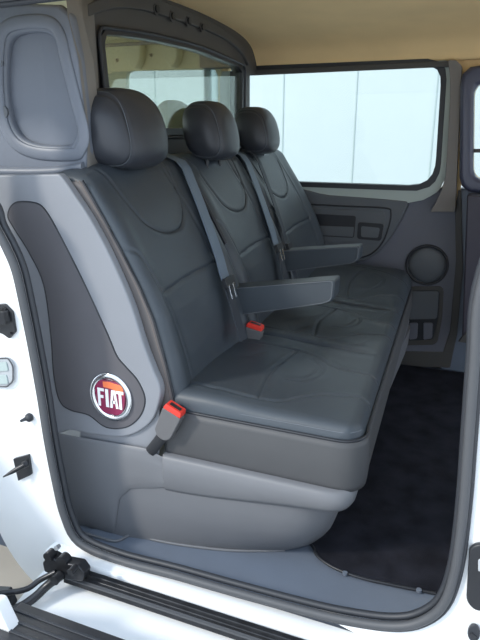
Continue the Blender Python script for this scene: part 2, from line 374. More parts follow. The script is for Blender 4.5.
# top beam with bolts
bmz = [(1.47, 1.365), (1.6, 1.405), (1.75, 1.425), (1.95, 1.43), (2.2, 1.43), (2.4, 1.418), (2.55, 1.385), (2.62, 1.345)]
bt = empty('partition_beam', Vector((XB, 2.0, 1.40))); tag(bt, 'dark curved beam with four bolts along the top of the partition', 'beam')
ptb = spl([Vector((XB+.012, y, z)) for y, z in bmz], 6)
topb = spl([Vector((XB+.012, y, z+dz)) for (y, z), dz in zip(bmz, (.03, .038, .045, .042, .036, .032, .03, .02))], 6)
prism('beam_body', ptb+topb[::-1], (-.016, 0, 0), 'bulk', bt, bev=.006)
for px, py in ((156, 9), (172, 16), (188, 21), (202, 27)):
    cc = P(px, py, X=XB+.012)
    tube('bolt', [cc+Vector((-.004, 0, 0)), cc+Vector((.008, 0, 0))], .011, 'black', bt, n=14)
    tube('bolt_washer', [cc+Vector((-.004, 0, 0)), cc+Vector((.002, 0, 0))], .017, 'bulk', bt, n=18)
# side column and rear quarter trim with the oval recess
qt = empty('rear_quarter_trim', Vector((-1.0, 1.28, .96))); tag(qt, 'grey-blue trim panel with large rounded recess behind first headrest', 'trim panel')
QY = 1.27
qo = PY([(-45, 4), (-10, 4), (25, 3), (58, 4), (70, 14), (79, 60), (85, 110), (88, 150), (86, 176), (40, 179), (-45, 182)], QY)
qi = spl(PY([(6, 62), (9, 42), (20, 34), (44, 33), (55, 42), (61, 65), (69, 97), (76, 127), (73, 141), (66, 145), (38, 144), (20, 136), (10, 118), (6, 90)], QY), 6, True)
ring('panel', qo, qi, (0, .03, 0), 'quarter', qt, n=120, bev=.010)
cq = sum(qi, Vector())/len(qi)
lip = [cq+(p-cq)*1.20+Vector((0, -.002, 0)) for p in qi]
tube('raised_band', [Vector((cq.x+(p.x-cq.x)*1.22, QY-.001, cq.z+(p.z-cq.z)*1.18)) for p in qi], .016, 'quarter', qt, closed=True, flat=.28, updir=(0, 1, 0), n=14)
# recess floor: two facets, vertical fold added so the left half looks lit
xf = P(48, 90, Y=QY+.025).x
vs = []; n = len(qi)
rim_ = [p+Vector((0, .006, 0)) for p in qi]
def rec(p): return QY+.018+max(0, (p.x-xf))*.05
vs = [Vector((cq.x+(p.x-cq.x)*1.08, rec(p), cq.z+(p.z-cq.z)*1.06)) for p in qi]
ztop, zbot = max(v.z for v in vs), min(v.z for v in vs)
lf = [v for v in vs if v.x <= xf]; rg = [v for v in vs if v.x > xf]
def orderring(pts, cx, cz): return sorted(pts, key=lambda v: math.atan2(v.z-cz, v.x-cx))
zl = [v.z for v in vs if abs(v.x-xf) < .02]
tp, bt_ = Vector((xf, QY+.018, max(zl))), Vector((xf, QY+.018, min(zl)))
for part in (lf, rg):
    cx = sum(v.x for v in part)/len(part); cz = sum(v.z for v in part)/len(part)
    pts = orderring(part+[tp.copy(), bt_.copy()], cx, cz)
    prism('recess_floor', pts, (0, .004, 0), 'quarter', qt, bev=0)
for (px, py, r) in ((0, 63, .009), (2, 112, .017)):
    cc = P(px, py, Y=QY-.004); tube('hole_plug', [cc, cc+Vector((0, .006, 0))], r, 'trim', qt, n=20)
# lower shoulder of the trim, rolled edge
tube('lower_roll', spl([P(-40, 170, Y=QY-.004), P(20, 172, Y=QY-.004), P(60, 171, Y=QY-.004), P(84, 167, Y=QY-.004)], 5), .013, 'quarter', qt, n=14)
# column from the trim's front edge back to the partition
pxs = [(68, 15), (79, 60), (85, 110), (88, 150), (87, 178)]
e0 = PY(pxs, QY)
colv = []; colf = []
lv = []
for p in e0:
    lv.append([p+Vector((-.005, .03, 0)), p, p+Vector((-.004, .060, 0)), Vector((p.x*.62+XB*.38, QY+.075, p.z)), Vector((XB+.012, 1.415, p.z)), Vector((XB+.006, 1.50, p.z)), Vector((XB-.02, 1.50, p.z))])
lv.insert(0, [v+Vector((0, 0, .09)) for v in lv[0]])
for r_ in lv: colv += r_
for a in range(len(lv)-1):
    for b in range(6): colf.append([a*7+b, a*7+b+1, (a+1)*7+b+1, (a+1)*7+b])
o = raw('column', colv, colf, 'column', qt, ang=50)
sm = o.modifiers.new('solid', 'SOLIDIFY'); sm.thickness = .004; sm.offset = 0

# ---- cargo space seen through the partition glass
cwt, cwb = P(122, 69, Y=FY).z, 1.0
xs_ = [P(122, 69, Y=FY).x, P(204, 70, Y=FY).x, P(207, 70, Y=FY).x, -1.10]
hole1 = rnd([(xs_[0], FY+.03, .86), (-1.26, FY+.03, .86), (-1.26, FY+.03, 1.352), (xs_[0], FY+.03, 1.362)], [.04, .03, .03, .04], 6)
st(ring('window_3', [Vector((-3.0, FY+.03, .5)), Vector((-1.24, FY+.03, .5)), Vector((-1.24, FY+.03, 1.5)), Vector((-3.0, FY+.03, 1.5))], hole1, (0, .03, 0), 'cargo', n=96, bev=0))
st(box('trim_14', xs_[1]-.006, xs_[1]+.006, FY+.01, FY+.07, .86, 1.36, 'seamdark', bev=0))
st(prism('window_4', [(xs_[1], FY+.05, .85), (-1.25, FY+.05, .85), (-1.25, FY+.05, 1.37), (xs_[1], FY+.05, 1.37)], (0, .004, 0), 'tint2', bev=0))
st(prism('window_5', [(xs_[0]-.01, FY+.05, .85), (xs_[1], FY+.05, .85), (xs_[1], FY+.05, 1.37), (xs_[0]-.01, FY+.05, 1.37)], (0, .004, 0), 'glass', bev=0))
st(box('trim_15', xs_[1], -1.10, FY-.05, FY+.03, 1.352, 1.47, 'pillar', bev=.005))
for x0, x1, px in ((125, 141, 0), (162, 179, 0)):
    a, b = P(x0, 50, Y=FY-.03), P(x1, 50, Y=FY-.03)
    st(prism('trim_11', rnd([(a.x, FY-.03, 1.50), (b.x, FY-.03, 1.50), (b.x-.01, FY-.03, 1.40), ((a.x+b.x)/2, FY-.03, 1.355), (a.x+.01, FY-.03, 1.40)], .02, 4), (0, .06, 0), 'cargo', bev=.008))
for px, py in ((117, 60), (151, 55), (172, 65)):
    cc = P(px, py, Y=FY+.026); st(tube('trim_12', [cc, cc+Vector((0, .006, 0))], .008, 'black', n=14))
st(box('trim_13', -2.9, -1.4, 2.66, 2.70, 1.462, 1.474, 'pillar', bev=.004))
# rounded olive shape added for an unidentified blob in the glass
def superell(c, a, b, cc, p=2.6, n=28, m=18):
    vs = []; fs = []
    def sg(v, e): return math.copysign(abs(v)**e, v)
    e = 2/p
    for i in range(m+1):
        th = -math.pi/2+math.pi*i/m
        for j in range(n):
            ph = 2*math.pi*j/n
            vs.append(Vector((c[0]+a*sg(math.cos(th), e)*sg(math.cos(ph), e), c[1]+b*sg(math.cos(th), e)*sg(math.sin(ph), e), c[2]+cc*sg(math.sin(th), e))))
    for i in range(m):
        for j in range(n): l = (j+1) % n; fs.append([i*n+j, i*n+l, (i+1)*n+l, (i+1)*n+j])
    return vs, fs
def blob(name, c, a, b, cc, m, parent=None, p=2.6):
    vs, fs = superell(c, a, b, cc, p); o = raw(name, vs, fs, m, parent, ang=80)
    bm = bmesh.new(); bm.from_mesh(o.data); bmesh.ops.remove_doubles(bm, verts=bm.verts, dist=1e-5); bm.to_mesh(o.data); bm.free(); smooth(o.data, 80); return o
q = P(174, 124, Y=2.35)
ob = empty('olive_shape', (q.x, 2.35, .86)); tag(ob, 'rounded olive beige shape seen through the partition glass', 'cover')
blob('dome', (q.x, 2.35, q.z-.015), .06, .115, .11, 'olive', ob); box('stand', q.x-.03, q.x+.03, 2.32, 2.38, 0, q.z-.08, 'olive', ob)

# ------------------------------------------------------------------ floor covering and step
stp = tag(prism('step_tread', rnd([(-.93, 1.068, 0.0005), (.02, 1.068, 0.0005), (.02, 1.42, 0.0005), (-.93, 1.42, 0.0005)], .02, 4), (0, 0, .006), 'tread', bev=.003), 'blue-grey plastic step tread inside the sliding door opening', 'step tread')
MATZ = .012
ml = PZ([(300, 538), (312, 545), (318, 556), (334, 567), (360, 577), (400, 586), (436, 593)], MATZ)
mt = empty('floor_mat', (-.1, 2.0, .0075)); tag(mt, 'black carpet mat covering the floor before the seat', 'floor mat')
mpts = spl(ml, 5)+[Vector((.5, ml[-1].y+.01, MATZ)), Vector((.5, 2.762, MATZ)), Vector((-.42, 2.762, MATZ)), Vector((-.42, 1.45, MATZ))]
prism('carpet', mpts, (0, 0, -.0045), 'carpet', mt, bev=.002)
tube('mat_edge', [p+Vector((0, -.002, 0)) for p in spl(ml, 5)], .004, 'piping', mt)
for k, (px, py) in enumerate(((345, 573), (419, 590))):
    q = P(px, py, Z=.016); tube('stud', [q-Vector((0, 0, .004)), q+Vector((0, 0, .002))], .0065, 'tread', mt, n=16)
for a, b, c2 in (((383, 500), (395, 515), (412, 520)), ((352, 500), (368, 507), (385, 505)), ((398, 480), (404, 497), (420, 508))):
    pass
# raised lip along the tread's back-left end
tube('trim_lip', spl(PZ([(64, 517), (78, 530), (98, 537), (116, 541), (130, 535), (140, 536), (160, 541), (190, 546), (235, 550.5), (285, 550)], .010), 6), .004, 'base', n=8)
tag(bpy.data.objects['trim_lip'], 'thin grey lip where the seat base meets the step tread', 'trim')

# ------------------------------------------------------------------ door seal
ds = empty('door_seal', Vector((-.45, 1.05, .04))); tag(ds, 'black rubber seal around the sliding door opening', 'seal')
sp = spl(seal_loop, 5, True)
tube('outer_lip', [p+Vector((0, -.006, 0)) for p in sp], .0095, 'rubber_grey', ds, closed=True, n=12)
cs_ = sum(sp, Vector())/len(sp)
def inset(loop, d):
    out = []; N = len(loop)
    for i in range(N):
        t = (loop[(i+1) % N]-loop[i-1]).normalized(); nrm = Vector((-t.z, 0, t.x))
        if nrm.dot(cs_-loop[i]) < 0: nrm = -nrm
        out.append(loop[i]+nrm*d)
    return out
tube('inner_lip', [p+Vector((0, .012, 0)) for p in inset(sp, .008)], .008, 'rubber', ds, closed=True, n=12)
tube('outer_edge', [p+Vector((0, -.004, 0)) for p in inset(sp, -.010)], .005, 'rubber', ds, closed=True, n=8)

# ------------------------------------------------------------------ seat base, cushions, backrests
Z0 = .006
bench = empty('bench_seat', (-.55, 1.95, Z0)); tag(bench, 'three-place black leather bench seat with headrests and armrests', 'seat')
def section(x0, x1, y0, y1, z, r, rear=.01, n=8):
    L = rnd([(x1, y0, z), (x1, y1, z), (x0, y1, z), (x0, y0, z)], [r, r, rear, rear], n); L2 = []
    q = L[-1]; cnt = 40                                   # extra points along the door-side edge
    for k in range(1, cnt): L2.append(q.lerp(L[0], k/cnt))
    return L+L2
def basesec(z, xf, r, m):
    """foot of the seat box: near the door it swings inwards towards the front"""
    out = []
    for p in section(-.99, xf, 1.173, YE-.02, z, r):
        k = max(0, 1-(p.y-1.173)/.6); y = float(np.interp(p.x, [-.99, -.84, -.79, -.73, -.62, -.51, -.41, -.345, -.30], [1.173, 1.173, 1.182, 1.192, 1.212, 1.243, 1.285, 1.325, 1.365]))
        out.append(Vector((p.x, p.y+k*(y-1.173)*m, z)))
    return out
def sstep1(a, b, x): t = max(0, min(1, (x-a)/(b-a))); return t*t*(3-2*t)
def loft(name, secs, m, parent, ang=35, bev=0):
    n = len(secs[0]); vs = [v for s in secs for v in s]; fs = []
    for a in range(len(secs)-1):
        for i in range(n): j = (i+1) % n; fs.append([a*n+i, a*n+j, (a+1)*n+j, (a+1)*n+i])
    fs += [list(range(n))[::-1], list(range((len(secs)-1)*n, len(secs)*n))]
    return raw(name, vs, fs, m, parent, ang=ang, bev=bev)
YE = 2.70
loft('seat_base', [basesec(Z0, -.335, .07, 1), basesec(.016, -.322, .08, .9), basesec(.045, -.305, .09, .68), basesec(.085, -.288, .10, .42),
                   basesec(.13, -.274, .10, .24), basesec(.18, -.264, .10, .14), basesec(.25, -.262, .09, .10)], 'base', bench, ang=60)
# skirt: rounded band, slightly rising to the front
def skirt_sec(t, off, zoff, r):
    s = section(-.70, -.212+off, 1.168-off, YE-.01, 0, r)
    out = []
    for p in s:
        zb = .182+.050*sstep1(-.72, -.20, p.x) ; zt = .292
        out.append(Vector((p.x-.02*max(0, (p.y-1.2))/1.4*3, p.y, zb+(zt-zb)*t+zoff)))
    return out
loft('seat_skirt', [skirt_sec(0, -.03, 0, .06), skirt_sec(0, -.008, .006, .065), skirt_sec(0, 0, .02, .07), skirt_sec(.6, .002, 0, .07), skirt_sec(1, -.001, -.008, .07), skirt_sec(1, -.008, 0, .065), skirt_sec(1, -.03, .0, .06)], 'base', bench, ang=60)

def pad(name, S, nu, nv, wall, walls, m, parent):
    """S(u array, v array)->(nu,nv,3); wall(k, P, N)->P for the side walls"""
    G = S; vs = [Vector(G[i, j]) for i in range(nu) for j in range(nv)]; fs = []
    for i in range(nu-1):
        for j in range(nv-1): fs.append([i*nv+j, (i+1)*nv+j, (i+1)*nv+j+1, i*nv+j+1])
    B = [i*nv for i in range(nu)]+[(nu-1)*nv+j for j in range(1, nv)]+[i*nv+nv-1 for i in range(nu-2, -1, -1)]+[j for j in range(nv-2, 0, -1)]
    prev = B; n = len(B)
    for k in range(walls):
        base = len(vs)
        for b in B: vs.append(wall(k, vs[b], b // nv/(nu-1), (b % nv)/(nv-1)))
        cur = list(range(base, base+n))
        for i in range(n): j = (i+1) % n; fs.append([prev[i], cur[i], cur[j], prev[j]])
        prev = cur
    fs.append(prev)
    return raw(name, vs, fs, m, parent, ang=60)
def segdist(X, Y, line):
    D = np.full(X.shape, 9.)
    for (x1, y1), (x2, y2) in zip(line[:-1], line[1:]):
        dx, dy = x2-x1, y2-y1; L2 = dx*dx+dy*dy+1e-12
        t = np.clip(((X-x1)*dx+(Y-y1)*dy)/L2, 0, 1); D = np.minimum(D, np.hypot(X-x1-t*dx, Y-y1-t*dy))
    return D
def sp2(pts, n=8): return [(p.x, p.y) for p in spl([(a, b, 0) for a, b in pts], n)]
def rnded(e, r): e = np.clip(e, 0, r); return r-np.sqrt(np.maximum(r*r-(r-e)**2, 0))
def sstep(a, b, x): t = np.clip((x-a)/(b-a), 0, 1); return t*t*(3-2*t)

# backrest face in side view
pz = [.36, .434, .52, .641, .72, .802, .876, .955, 1.01]; px_ = [-.642, -.656, -.674, -.706, -.740, -.785, -.828, -.877, -.908]
def prof(z): return np.interp(z, pz, px_)
ZT, ZB = 1.004, .37
SEATS = [(1.203, 1.697), (1.703, 2.167), (2.173, 2.690)]
UC = [1.442, 1.925, 2.40]
ring_gap = []
for i, (ya, yb) in enumerate(SEATS):
    nu, nv = 124, 156
    yy = np.linspace(0, 1, nu)[:, None]*np.ones((1, nv)); zz = np.ones((nu, 1))*np.linspace(0, 1, nv)[None, :]
    Y = ya+(yb-ya)*yy
    # top edge arcs down at the corners, the far seat narrows towards the top
    ztop = ZT-.004*np.abs((yy-.5)*2)**2-rnded(np.minimum(Y-ya, yb-Y), .030)*.9
    Z = ZB+(ztop-ZB)*zz
    if i == 0: Z = Z-.020*sstep(.30, .0, yy)*sstep(.8, 1, zz)
    if i == 2: Y = ya+(yb-.0-ya-.035*sstep(.5, 0, zz))*yy
    uc = UC[i]; e = np.minimum(Y-ya, (yb-Y))
    X = prof(Z)-rnded(e, .024)-rnded((ztop-ZB)*(1-zz), .035)
    uc_l, uc_r = ya+.062, yb-.085
    X = X+.014*np.exp(-((Y-(ya+.035))/.028)**2)*sstep(1.0, .85, Z)*.6+.016*np.exp(-((Y-(yb-.050))/.035)**2)*sstep(.98, .80, Z)
    X = X-.012*np.exp(-((Y-uc)/.13)**2)*sstep(.9, .7, Z)+.010*np.exp(-((Z-.55)/.09)**2)*np.exp(-((Y-uc)/.15)**2)
    yoke = sp2([(uc-.168, .995), (uc-.150, .945), (uc-.132, .895), (uc-.105, .850), (uc-.055, .822), (uc+.01, .812), (uc+.065, .822), (uc+.108, .855), (uc+.132, .90), (uc+.148, .95), (uc+.152, .995)])
    arc = sp2([(ya, .806), (ya+.026, .797), (ya+.042, .765), (ya+.050, .70)])
    h = [(ya+.050, .690), (yb-.10, .705)]
    arc2 = sp2([(yb-.085, .718), (yb-.078, .77), (yb-.055, .80), (yb-.0, .812)])
    low = [(ya+.050, .69), (ya+.085, .38)]; low2 = [(yb-.13, .98), (yb-.11, .85), (yb-.10, .705), (yb-.085, .38)]
    for ln, dp_, wd in ((yoke, .0042, .0032), (arc, .006, .0032), (h, .0052, .0033), (low, .001, .004), (low2, .0025, .006)):
        d = segdist(Y, Z, ln); X = X-dp_*np.exp(-(d/wd)**2)+.0011*np.exp(-((d-.011)/.007)**2)
    G = np.stack([X, Y, Z], -1)
    def wl_(k, p, u, v, ya=ya, yb=yb):
        t = (.015, .035, .06, .080, .088)[k]; q = Vector((p.x-t, p.y, p.z))
        s = (0, .0, .0, .006, .03)[k]
        if k == 0: s = -.002
        if v > .999: q.z = p.z-(0, 0, .004, .014, .03)[k]+.002
        if u < .001: q.y += s
        if u > .999: q.y -= s
        return q
    bk = pad('backrest', G, nu, nv, wl_, 5, 'leather', bench)
    if i == 0:
        # vinyl flank on the door side, sunlight painted into its colour
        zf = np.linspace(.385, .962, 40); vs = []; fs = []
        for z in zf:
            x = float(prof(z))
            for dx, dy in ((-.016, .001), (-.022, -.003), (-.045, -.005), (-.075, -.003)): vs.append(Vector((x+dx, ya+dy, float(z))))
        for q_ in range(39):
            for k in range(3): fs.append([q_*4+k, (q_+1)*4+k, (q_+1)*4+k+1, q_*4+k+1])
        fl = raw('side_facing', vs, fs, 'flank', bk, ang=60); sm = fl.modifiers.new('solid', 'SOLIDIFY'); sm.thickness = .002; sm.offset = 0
        for off, mm in ((-.004, 'piping'), (-.012, 'thread'), (-.022, 'thread')):
            zsm = np.linspace(.40, .965, 30)
            tube('side_stitching', [Vector((float(prof(z))+off-.012, ya-.0035 if mm == 'thread' else ya-.001, float(z))) for z in zsm], .0016 if mm == 'thread' else .003, mm, bk, n=6)
    tube('seam_thread', [Vector((float(prof(z)-rnded(np.array(ztop_-z), .035))-.0035, y, z)) for (y, z) in yoke[4:-4] for ztop_ in (ZT,)], .0012, 'piping', bk, n=6)
def flank():
    pass

# seat cushion, one long pad with three places
nu, nv = 150, 372          # along X, along Y
ss = np.linspace(0, 1, nu)[:, None]*np.ones((1, nv)); tt = np.ones((nu, 1))*np.linspace(0, 1, nv)[None, :]
Y = 1.198+(YE-1.198)*tt
Xf = -.203-.075*np.clip((Y-1.2)/1.4, 0, 1)-rnded(np.minimum(Y-1.198, YE-Y), .055)
Xr = -.70
X = Xr+(Xf-Xr)*ss
e = np.minimum(np.minimum(Y-1.198, YE-Y), (Xf-X))
Z = .450-rnded(e, .036)
Z = Z+.012*sstep(-.30, -.60, X)-.004*np.exp(-((X+.45)/.08)**2)
for i, (ya, yb) in enumerate(SEATS):
    cy = UC[i]
    Z = Z-.005*np.exp(-((Y-cy)/.13)**4)*np.exp(-((X+.50)/.13)**4)
    fr = sp2([(-.66, ya+.060), (-.52, ya+.052), (-.43, ya+.060), (-.38, ya+.105), (-.33, ya+.145), (-.26, ya+.16), (-.20, ya+.16)]); fr2 = sp2([(-.66, yb-.09), (-.52, yb-.085), (-.43, yb-.095), (-.38, yb-.13), (-.33, yb-.165), (-.26, yb-.18), (-.20, yb-.18)])
    ln2 = sp2([(-.470, ya+.055), (-.50, cy), (-.48, yb-.09)]); ln4 = sp2([(-.44, cy-.03), (-.40, cy-.02), (-.375, cy+.03), (-.38, cy+.09), (-.42, cy+.13)])
    ln3 = sp2([(-.43, ya+.08), (-.46, ya+.14), (-.47, cy), (-.46, yb-.15), (-.43, yb-.10)]) if False else None
    for ln, dp_, wd in ((fr, .0036, .0035), (fr2, .0032, .0035), (ln2, .0030, .003), (ln4, .0014, .004)):
        d = segdist(X, Y, ln); Z = Z-dp_*np.exp(-(d/wd)**2)+.0012*np.exp(-((d-.012)/.008)**2)
for yb_ in (1.70, 2.17):
    d = segdist(X, Y, sp2([(-.75, yb_), (-.45, yb_), (-.32, yb_-.01), (-.2, yb_-.02)])); fade = sstep(-.24, -.36, X)
    Z = Z-.011*fade*np.exp(-(d/.009)**2)+.003*fade*np.exp(-((d-.03)/.02)**2)
Z = Z+.045*sstep(2.15, 2.60, Y)*sstep(-.21, -.36, X)
# soft wrinkles
rs_ = np.random.RandomState(3)
for k in range(22):
    cx, cy_, a = rs_.uniform(-.62, -.27), rs_.uniform(1.26, 2.6), rs_.uniform(-.6, .6)
    u_ = (X-cx)*math.cos(a)+(Y-cy_)*math.sin(a); v_ = -(X-cx)*math.sin(a)+(Y-cy_)*math.cos(a)
    Z = Z-.0016*np.exp(-(u_/.010)**2)*np.exp(-(v_/.06)**2)
G = np.stack([X, Y, Z], -1)
def cw(k, p, u, v):
    z = (.405, .37, .335, .30, .272)[k]; o_ = (.001, .006, .007, .004, -.004)[k]; q = Vector((p.x, p.y, z))
    if u > .999: q.x += o_+(.0, 0, 0, -.003, -.006)[k]
    if v < .001: q.y -= o_
    if v > .999: q.y += o_
    return q
cu = pad('seat_cushion', G, nu, nv, cw, 5, 'leather', bench)
# side band with painted-in door light, own strip on door side and front corner
vs = []; fs = []
path = []
for j in range(60):
    x = -.695+.432*j/59; path.append((x, 1.198, 0, -1))
for k in range(1, 9):
    a = math.pi/2*k/8; path.append((-.258+.055*math.sin(a), 1.253-.055*math.cos(a), math.sin(a), -math.cos(a)))
for j in range(1, 40):
    y = 1.253+1.4*j/39; path.append((-.203-.075*(y-1.2)/1.4, y, 1, 0))
lev = [(.411, .0035), (.395, .0055), (.37, .0085), (.335, .0095), (.30, .0065), (.285, .004)]
for (x, y, nx_, ny_) in path:
    for z, o_ in lev:
        zz_ = z if z > .3 else z
        vs.append(Vector((x+nx_*o_, y+ny_*o_, zz_)))
for i in range(len(path)-1):
    for k in range(len(lev)-1): fs.append([i*6+k, (i+1)*6+k, (i+1)*6+k+1, i*6+k+1])
sv = raw('side_facing', vs, fs, 'leather_side', cu, ang=60); sm = sv.modifiers.new('solid', 'SOLIDIFY'); sm.thickness = .003; sm.offset = -1
tube('piping', [Vector((x+nx_*.003, y+ny_*.003, .414)) for x, y, nx_, ny_ in path], .0036, 'piping', cu, n=8)
tube('stitching', [Vector((x-nx_*.004, y-ny_*.004, .4315)) for x, y, nx_, ny_ in path[:66]], .0013, 'thread_grey', cu, n=6)
tube('corner_seam', [Vector((-.2545, 1.1965-.004+.012, .41)), Vector((-.2445, 1.1905, .37)), Vector((-.2445, 1.190, .335)), Vector((-.2445, 1.193, .29))], .0018, 'thread_grey', cu, n=6)

# headrests
def headrest(cx, cy, cz, a=.066, b=.118, c=.098):
    bm = bmesh.new(); bmesh.ops.create_cube(bm, size=2)
    bmesh.ops.subdivide_edges(bm, edges=bm.edges[:], cuts=31, use_grid_fill=True)
    for v in bm.verts:
        x, y, z = v.co; p = 3.0
        r = (abs(x)**p+abs(y)**p+abs(z)**p)**(1/p); x, y, z = x/r, y/r, z/r
        # the top is rounder and narrower than the bottom
        ny = y*(1-.16*max(0, z)**2); nz = z if z > 0 else z*.96
        nx = x*(1-.10*max(0, z))
        X, Y_, Z_ = nx*a, ny*b, nz*c
        for s in (-1, 1):
            d = abs(Y_-s*b*.70); g = .0030*math.exp(-(d/.0028)**2)-.0010*math.exp(-((d-.008)/.005)**2)
            L = math.sqrt(X*X+Z_*Z_)+1e-6; X -= X/L*g; Z_ -= Z_/L*g
        v.co = (X-.018*z+.006*(1-y*y)*(1 if x > 0 else 0), Y_, Z_)
    bmesh.ops.transform(bm, matrix=Matrix.Translation((cx, cy, cz)), verts=bm.verts)
    me = bpy.data.meshes.new('headrest'); bm.to_mesh(me); bm.free()
    o = link('headrest', me, 'leather_head', bench, ang=70)
    for s in (-1, 1):
        pts = []
        for k in range(40):
            t = 2*math.pi*k/40; p = 3.0; yv = .70
            x, z = math.cos(t), math.sin(t)
            sc = (1-yv**p)**(1/p)/((abs(x)**p+abs(z)**p)**(1/p)); x, z = x*sc, z*sc
            nx = x*(1-.10*max(0, z)); nz = z if z > 0 else z*.96
            pts.append(Vector((cx+nx*a-.018*z+.002*(x > 0), cy+s*b*.71*(1-.16*max(0, z)**2), cz+nz*c)))
        tube('stitching', pts, .0011, 'thread_grey', o, closed=True, n=6)
    for s in (-1, 1):
        tube('post', [Vector((cx+.008, cy+s*.05, cz-c*.9)), Vector((cx+.006, cy+s*.05, .96))], .006, 'black', o, n=10)
    return o
HR = [(122.5, 130, 1.420, .088, .132, .104), (211, 131.5, 1.905, .072, .110, .096), (257, 131, 2.37, .072, .108, .092)]
for (x, y, yy_, a, b, c_) in HR:
    q = P(x, y, Y=yy_); headrest(q.x, yy_, q.z, a, b, c_)

# armrests
def armrest(y0, y1, pts, rear_x):
    n = [Vector((p[0], y0, p[1])) for p in pts]
    o = prism('armrest', rnd(n, [.012, .012, .012, .012, .006], 4), (0, y1-y0, 0), 'leather', bench, bev=.010, seg=4)
    lp = rnd([v+Vector((0, .003, 0)) for v in n], .012, 4)
    c = sum(lp, Vector())/len(lp)
    tube('piping', [c+(p-c)*.955+Vector((0, -.0045, 0)) for p in lp], .0018, 'thread_grey', o, closed=True, n=6)
    return o
armrest(1.640, 1.712, [(-.715, .615), (-.383, .672), (-.386, .612), (-.412, .600), (-.69, .530)], 0)
armrest(2.10, 2.172, [(-.715, .648), (-.407, .688), (-.411, .634), (-.435, .624), (-.69, .570)], 0)

# seat belts
def belt(y0, y1, ztop, zlow, width, m, off=.020, tongue=True):
    zs = np.linspace(ztop, zlow, 16)
    pts = [Vector((float(prof(ZT))-.09, y0, ZT-.004)), Vector((float(prof(ZT))-.04, y0, ZT+.006)), Vector((float(prof(.975))+.002, y0, .990))]
    x0, x1 = float(prof(ztop))+.010, float(prof(zlow))+off
    for z in zs:
        t = (ztop-z)/(ztop-zlow); pts.append(Vector((max(float(prof(z))+off*.9, x0+(x1-x0)*t), y0+(y1-y0)*t, float(z))))
    b = ribbon('seat_belt', pts, width, .003, m, bench)
    e_ = pts[-1]
    if tongue:
        d = (pts[-1]-pts[-4]).normalized()
        def W(u, v, n_=.004): return e_+Vector((0, 1, 0))*u+d*v+Vector((n_, 0, 0))
        w2 = width/2+.007
        prism('belt_tongue', rnd([W(-w2, -.004), W(w2, -.004), W(w2*.85, .026), W(-w2*.85, .026)], .004, 3), (.010, 0, .004), 'black', b, bev=.002)
        for s in (-1, 1):
            prism('tongue_blade', rnd([W(s*w2*.42-.006, .014, .014), W(s*w2*.42+.006, .014, .014), W(s*w2*.42+.005, .058, .012), W(s*w2*.42-.005, .058, .012)], .003, 3), (.003, 0, .001), 'chrome', b, bev=.0008)
        lo = [e_+d*t+Vector((-.004*t/.2, .012*t/.2, 0)) for t in (.01, .05, .1, .15, .19)]
        ribbon('lower_webbing', lo, width*.8, .003, 'belt_dark', b)
    return b
belt(1.672, 1.572, .968, .662, .054, 'belt')
belt(2.168, 2.050, .962, .680, .050, 'belt')
belt(2.285, 2.150, .958, .665, .034, 'belt_dark')
# dark strips painting the shade in the gaps between the seats
for y, z0, z1 in ((1.704, .905, .74), (2.17, .93, .78)):
    tube('gap_shade', [Vector((float(prof(z))+.001, y, float(z))) for z in np.linspace(z0, z1, 8)], .006, 'piping', bench, n=8)

def buckle(px, py, Y, s, tilt=.25):
    q = P(px, py, Y=Y)
    R_ = Matrix.Rotation(tilt, 3, 'Y')
    def T(x, y, z): return q+R_ @ (Vector((x, y, z))*s)
    b = prism('belt_buckle', rnd([T(-.024, -.012, 0), T(.024, -.012, -.0), T(.021, -.012, -.062), T(.010, -.012, -.075), T(-.010, -.012, -.075), T(-.021, -.012, -.062)], .006*s, 3), R_ @ Vector((0, .024*s, 0)), 'buckle', bench, bev=.003)
    prism('release_button', rnd([T(-.023, -.0125, .0), T(.023, -.0125, .0), T(.020, -.0125, .013), T(-.020, -.0125, .013)], .003*s, 3), R_ @ Vector((0, .025*s, 0)), 'red', b, bev=.002)
    prism('tongue_slot', [T(-.014, -.006, .0132), T(.014, -.006, .0132), T(.014, .004, .0132), T(-.014, .004, .0132)], R_ @ Vector((0, 0, .001)), 'black', b, bev=0)
    tube('buckle_strap', [T(0, 0, -.07), T(-.006, 0, -.10), T(-.014, .004, -.135)], .013*s, 'black', b, n=8, flat=.5, updir=(0, 1, 0))
    return b
buckle(174, 411, 1.168, 1.12, .42)
buckle(255, 328, 1.650, 1.15, .2)

# ------------------------------------------------------------------ side panel and badge
sp_ = empty('seat_side_panel', P(110, 440, Y=1.17)); tag(sp_, 'grey plastic side panel with dark inlay and round badge', 'side panel')
PYN = 1.172
po = [(-30, 176), (20, 175), (58, 174), (63, 179), (74, 195), (90.5, 220), (110.5, 258), (130, 303), (143.5, 345), (153, 370), (160, 388), (159, 402), (153, 419), (140, 431), (122, 437), (95, 435), (70, 430), (40, 425), (0, 415), (-30, 405)]
pan = prism('panel', spl(PY(po[2:17], PYN), 5)+PY([(40, 440), (0, 440), (-40, 360), (-48, 176)], PYN), (0, .026, 0), 'panel', sp_, bev=.010, seg=5)
prism('ledge_fill', rnd(PY([(80, 415), (158, 400), (160, 430), (158, 460), (80, 446)], 1.182), .01, 3), (0, .008, 0), 'panel', sp_, bev=.002)
pin = [(8, 215), (15, 203), (35, 203), (46, 211), (62, 239), (87, 289), (108, 335), (117, 356), (126, 367), (138, 381), (145, 399), (140, 416), (126, 427), (106, 427), (89, 415), (71, 410), (60, 401), (54, 375), (51, 335), (44, 285), (29, 252), (14, 228)]
inl = prism('inlay', spl(PY(pin, PYN-.0015), 5, True), (0, .005, 0), 'inlay', sp_, bev=.0012)
